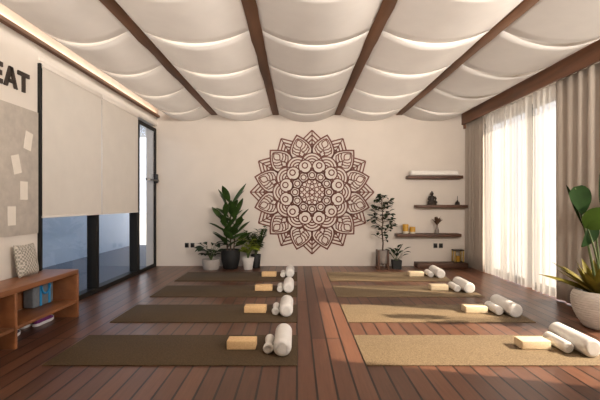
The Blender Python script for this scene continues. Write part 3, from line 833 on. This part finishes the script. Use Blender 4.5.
# low plant, grey pot, on the left
t = thing('potted_plant', 'low drooping dark plant in a wide pale grey pot', 'plant', (-1.495, 6.96, 0))
pot(t, taper(0.135, 0.155, 0.175), M['pot_grey'], 0.140, 0.145)
lf = MB(); stm = MB(); rnd = random.Random(4)
for k in range(13):
    az = 2 * PI * k / 13 + rnd.uniform(-.25, .25); L = rnd.uniform(0.16, 0.30); e = rnd.uniform(0.9, 1.3)
    p0 = Vector((0, 0, 0.15)); p1 = p0 + Vector((math.cos(az) * math.cos(e), math.sin(az) * math.cos(e) * 0.6, math.sin(e))) * L
    stm.tube([p0, (p0 + p1) / 2 + Vector((0, 0, 0.015)), p1], [0.005, 0.004, 0.003], 6)
    lf.leaf(p1, az, 0.45, rnd.uniform(0.17, 0.24), rnd.uniform(0.10, 0.13), rnd.uniform(0.6, 1.3), petiole=0.08, roll=rnd.uniform(-.4, .4))
    lf.leaf((p0 + p1) / 2, az + 0.7, 0.5, 0.18, 0.10, 0.9, petiole=0.1)
lf.leaf((-0.10, -0.02, 0.38), PI * 0.98, 0.75, 0.20, 0.05, 0.9)
stm.build('stem', M['stem_green'], t); lf.build('foliage', M['leaf_deep'], t)

# lime plant, white pot
t = thing('potted_plant', 'yellow green leafed plant in a small white pot', 'plant', (-0.85, 6.95, 0))
pot(t, taper(0.075, 0.108, 0.205), M['pot_white'], 0.092, 0.17)
lf = MB(); stm = MB(); rnd = random.Random(9)
for k in range(26):
    az = k * 2.4; e = rnd.uniform(1.2, 1.52); L = rnd.uniform(0.08, 0.33)
    p0 = Vector((0, 0, 0.17)); p1 = p0 + Vector((math.cos(az) * math.cos(e), math.sin(az) * math.cos(e) * 0.7, math.sin(e))) * L
    stm.tube([p0, (p0 + p1) / 2 + Vector((0, 0, 0.01)), p1], [0.004, 0.0035, 0.003], 6)
    lf.leaf(p1, az + rnd.uniform(-.4, .4), rnd.uniform(0.2, 0.9), rnd.uniform(0.14, 0.19), rnd.uniform(0.085, 0.11), rnd.uniform(0.5, 1.1), petiole=0.08, roll=rnd.uniform(-.4, .4))
stm.build('stem', M['stem_green'], t); lf.build('foliage', M['leaf_lime'], t)

# feathery dark plant, square black pot behind
t = thing('potted_plant', 'feathery dark green plant in a black pot right of the group', 'plant', (-0.735, 7.13, 0))
pot(t, taper(0.075, 0.092, 0.235), M['pot_black'], 0.078, 0.20)
lf = MB(); stm = MB(); rnd = random.Random(21)
for k in range(14):
    az = k * 2.4; e = rnd.uniform(1.15, 1.52); L = rnd.uniform(0.28, 0.56)
    d_ = Vector((math.cos(az) * math.cos(e), math.sin(az) * math.cos(e) * 0.5, math.sin(e))); p0 = Vector((0, 0, 0.20)); p1 = p0 + d_ * L
    stm.tube([p0, (p0 + p1) / 2, p1], [0.004, 0.003, 0.002], 6)
    for j in range(9):
        q = 0.3 + 0.7 * j / 8
        for s_ in (1, -1):
            lf.leaf(p0 + d_ * L * q, az + s_ * 1.1, rnd.uniform(0.1, 0.8), rnd.uniform(0.08, 0.13), 0.045, rnd.uniform(0.2, 0.7), n=4)
stm.build('stem', M['stem_green'], t); lf.build('foliage', M['leaf_dark'], t)

# small tree on a wooden stand, right of the mandala
t = thing('potted_tree', 'slender small leaved tree in a grey pot on a dark wood stand', 'plant', (1.495, 7.0, 0))
pot(t, [(r, z + 0.10) for r, z in taper(0.085, 0.105, 0.225)], M['pot_cement'], 0.09, 0.29)
for a in range(4):
    an = PI / 4 + a * PI / 2; cx, cy = 0.118 * math.cos(an), 0.118 * math.sin(an)
    MB().box(cx - 0.015, cx + 0.015, cy - 0.015, cy + 0.015, 0.0, 0.33, 0.003).build('stand_leg', M['shelf'], t)
MB().box(-0.085, 0.085, -0.011, 0.011, 0.075, 0.10, 0.002).box(-0.011, 0.011, -0.085, 0.085, 0.075, 0.10, 0.002).build('stand_bar', M['shelf'], t)
stm = MB(); lf = MB(); rnd = random.Random(15)
trunk = [Vector(p) for p in ((0, 0, 0.29), (0.012, 0, 0.45), (-0.008, 0, 0.65), (0.01, 0, 0.90), (-0.02, 0, 1.15), (-0.03, 0, 1.24))]
stm.tube(trunk, [0.014, 0.013, 0.012, 0.009, 0.006, 0.004])
for k in range(30):
    q = k / 29; z = 0.50 + 0.72 * q; az = k * 2.4 + rnd.uniform(-.3, .3); e = rnd.uniform(0.15, 0.8)
    L = (0.26 - 0.14 * q) * rnd.uniform(0.8, 1.15) if q > 0.18 else 0.20 * (1 if k % 2 else .4)
    i = min(4, int((z - 0.29) / 0.95 * 5)); p0 = Vector((0, 0, z)); d_ = Vector((math.cos(az) * math.cos(e), math.sin(az) * math.cos(e) * 0.6, math.sin(e)))
    p1 = p0 + d_ * L; stm.tube([p0, (p0 + p1) / 2 + Vector((0, 0, -0.01)), p1], [0.005, 0.004, 0.002], 6)
    n_ = 6 if q > 0.2 else 2
    for j in range(n_):
        u = 0.4 + 0.6 * (j + 1) / n_
        lf.leaf(p0 + d_ * L * u, az + rnd.uniform(-1.5, 1.5), rnd.uniform(-0.3, 0.7), rnd.uniform(0.085, 0.13), rnd.uniform(0.05, 0.065), rnd.uniform(0.2, 0.9), petiole=0.1, n=6, roll=rnd.uniform(-.5, .5))
for k in range(6): lf.leaf((-0.03, 0, 1.23), k * 1.05, rnd.uniform(0.2, 1.1), 0.10, 0.05, 0.5, n=6)
stm.build('trunk', M['stem_brown'], t); lf.build('foliage', M['leaf_deep'], t)

# small plant in a square black pot
t = thing('potted_plant', 'small leafy plant in a square black pot beside the tree', 'plant', (1.735, 6.98, 0))
b = MB()
rows = []
for hw, z in ((0.068, 0.0), (0.078, 0.155), (0.070, 0.155), (0.066, 0.12)):
    rows.append([(-hw, -hw, z), (hw, -hw, z), (hw, hw, z), (-hw, hw, z)])
vs = b.grid(rows, True); b.bm.faces.new(vs[0]); b.bm.faces.new(vs[-1]); b.build('pot', M['pot_black'], t, False)
MB().box(-0.065, 0.065, -0.065, 0.065, 0.119, 0.128, 0.002).build('soil', M['soil'], t)
lf = MB(); stm = MB(); rnd = random.Random(31)
for k in range(16):
    az = k * 2.4; e = rnd.uniform(0.75, 1.45); L = rnd.uniform(0.12, 0.24)
    p0 = Vector((0, 0, 0.125)); p1 = p0 + Vector((math.cos(az) * math.cos(e), math.sin(az) * math.cos(e) * 0.7, math.sin(e))) * L
    stm.tube([p0, (p0 + p1) / 2, p1], [0.004, 0.003, 0.002], 6)
    lf.leaf(p1, az, rnd.uniform(0.3, 0.9), rnd.uniform(0.11, 0.15), 0.075, rnd.uniform(0.4, 1.1), petiole=0.08)
lf.leaf((0.03, 0, 0.30), 0.35, 1.0, 0.17, 0.035, 0.2)
stm.build('stem', M['stem_green'], t); lf.build('foliage', M['leaf_deep'], t)

# big plant by the window
t = thing('potted_plant', 'big paddle leaved plant in a ribbed white bowl pot by the curtain', 'plant', (2.80, 3.70, 0))
prof = [(0.001, 0), (0.115, 0), (0.128, 0.008)]
n = 60
for k in range(n + 1):
    q = k / n; z = 0.010 + 0.330 * q
    r = 0.128 + (0.225 - 0.128) * math.sin(PI / 2 * min(1, q / 0.72)) ** 0.85
    if q > 0.78: r -= 0.028 * ((q - 0.78) / 0.22) ** 2
    prof.append((r + 0.0028 * math.cos(2 * PI * q * 15), z))
prof += [(0.196, 0.345), (0.186, 0.342), (0.182, 0.29)]
MB().lathe(prof, 56).build('pot', M['pot_ribbed'], t)
MB().lathe([(0.001, 0.312), (0.1, 0.308), (0.188, 0.302)], 28, cap=False).build('soil', M['soil'], t)
stm = MB(); lf = MB(); rnd = random.Random(2)
def at(px, py, y):        # point of the plant's own space, from its height and bearing at depth y
    return Vector(((px - 297) * y / 400 - 2.80, y - 3.70, 1.15 - (py - 203) * y / 400))
def stalk(pts, r0, r1):
    P = [Vector(p) for p in pts]; n_ = 10; out = []
    for i in range(n_ + 1):
        q = i / n_; out.append(P[0] * (1 - q) ** 2 + P[1] * 2 * q * (1 - q) + P[2] * q * q)
    stm.tube(out, [r0 + (r1 - r0) * i / n_ for i in range(n_ + 1)], 10)
fr = MB()
stalk(((-0.02, 0.0, 0.31), at(588, 240, 3.68), at(575, 188, 3.64)), 0.013, 0.006)
lf.blade((at(573.5, 187, 3.64), at(580, 196, 3.62), at(582, 215, 3.60)), (1, 0.25, 0.15), 0.25, power=0.72)
lf.blade((at(566, 185, 3.66), at(570, 203, 3.66), at(583, 227, 3.66)), (0.5, 0.8, 0.2), 0.07, fold=0.8)
stalk(((0.0, -0.03, 0.31), at(598, 250, 3.62), at(595, 226, 3.58)), 0.012, 0.006)
lf.blade((at(596, 223, 3.58), at(590, 232, 3.55), at(581, 247, 3.53)), (0.8, 0.3, 0.55), 0.20, power=0.8)
stalk(((0.03, 0.0, 0.31), at(598, 255, 3.58), at(587, 227, 3.52)), 0.012, 0.006)
fr.blade((at(585, 228, 3.52), at(598, 216, 3.46), at(618, 214, 3.40)), (0.1, 0.5, 1), 0.21, power=0.8)
stalk(((0.05, 0.03, 0.31), at(604, 250, 3.68), at(603, 212, 3.66)), 0.012, 0.006)
lf.blade((at(603, 214, 3.66), at(604, 195, 3.66), at(600, 172, 3.64)), (1, 0.4, 0), 0.17, power=0.9)
stalk(((0.06, -0.04, 0.31), at(612, 250, 3.60), at(618, 205, 3.56)), 0.012, 0.006)
lf.blade((at(618, 207, 3.56), at(624, 180, 3.56), at(640, 170, 3.52)), (1, 0.3, 0.3), 0.20, power=0.8)
fr.build('fresh_leaf', M['leaf_fresh'], t)
stm.build('stalk', M['stem_green'], t); lf.build('foliage', M['leaf_bird'], t)
ag = MB()
for k in range(26):
    az = k * 2.4 + rnd.uniform(-.2, .2); e = 0.38 + 0.98 * (k / 25) + rnd.uniform(-.08, .08)
    if math.cos(az) > 0.2 and e < 0.9: e = 1.0
    L = rnd.uniform(0.40, 0.48) if e < 0.7 and math.cos(az) < -0.3 else rnd.uniform(0.27, 0.34)
    ag.leaf((0.06 * math.cos(az), 0.06 * math.sin(az), 0.305), az, e, L, rnd.uniform(0.10, 0.125), rnd.uniform(0.0, 0.35), fold=0.3, power=0.55, roll=rnd.uniform(-.3, .3))
ag.build('spiky_leaves', M['leaf_agave'], t)
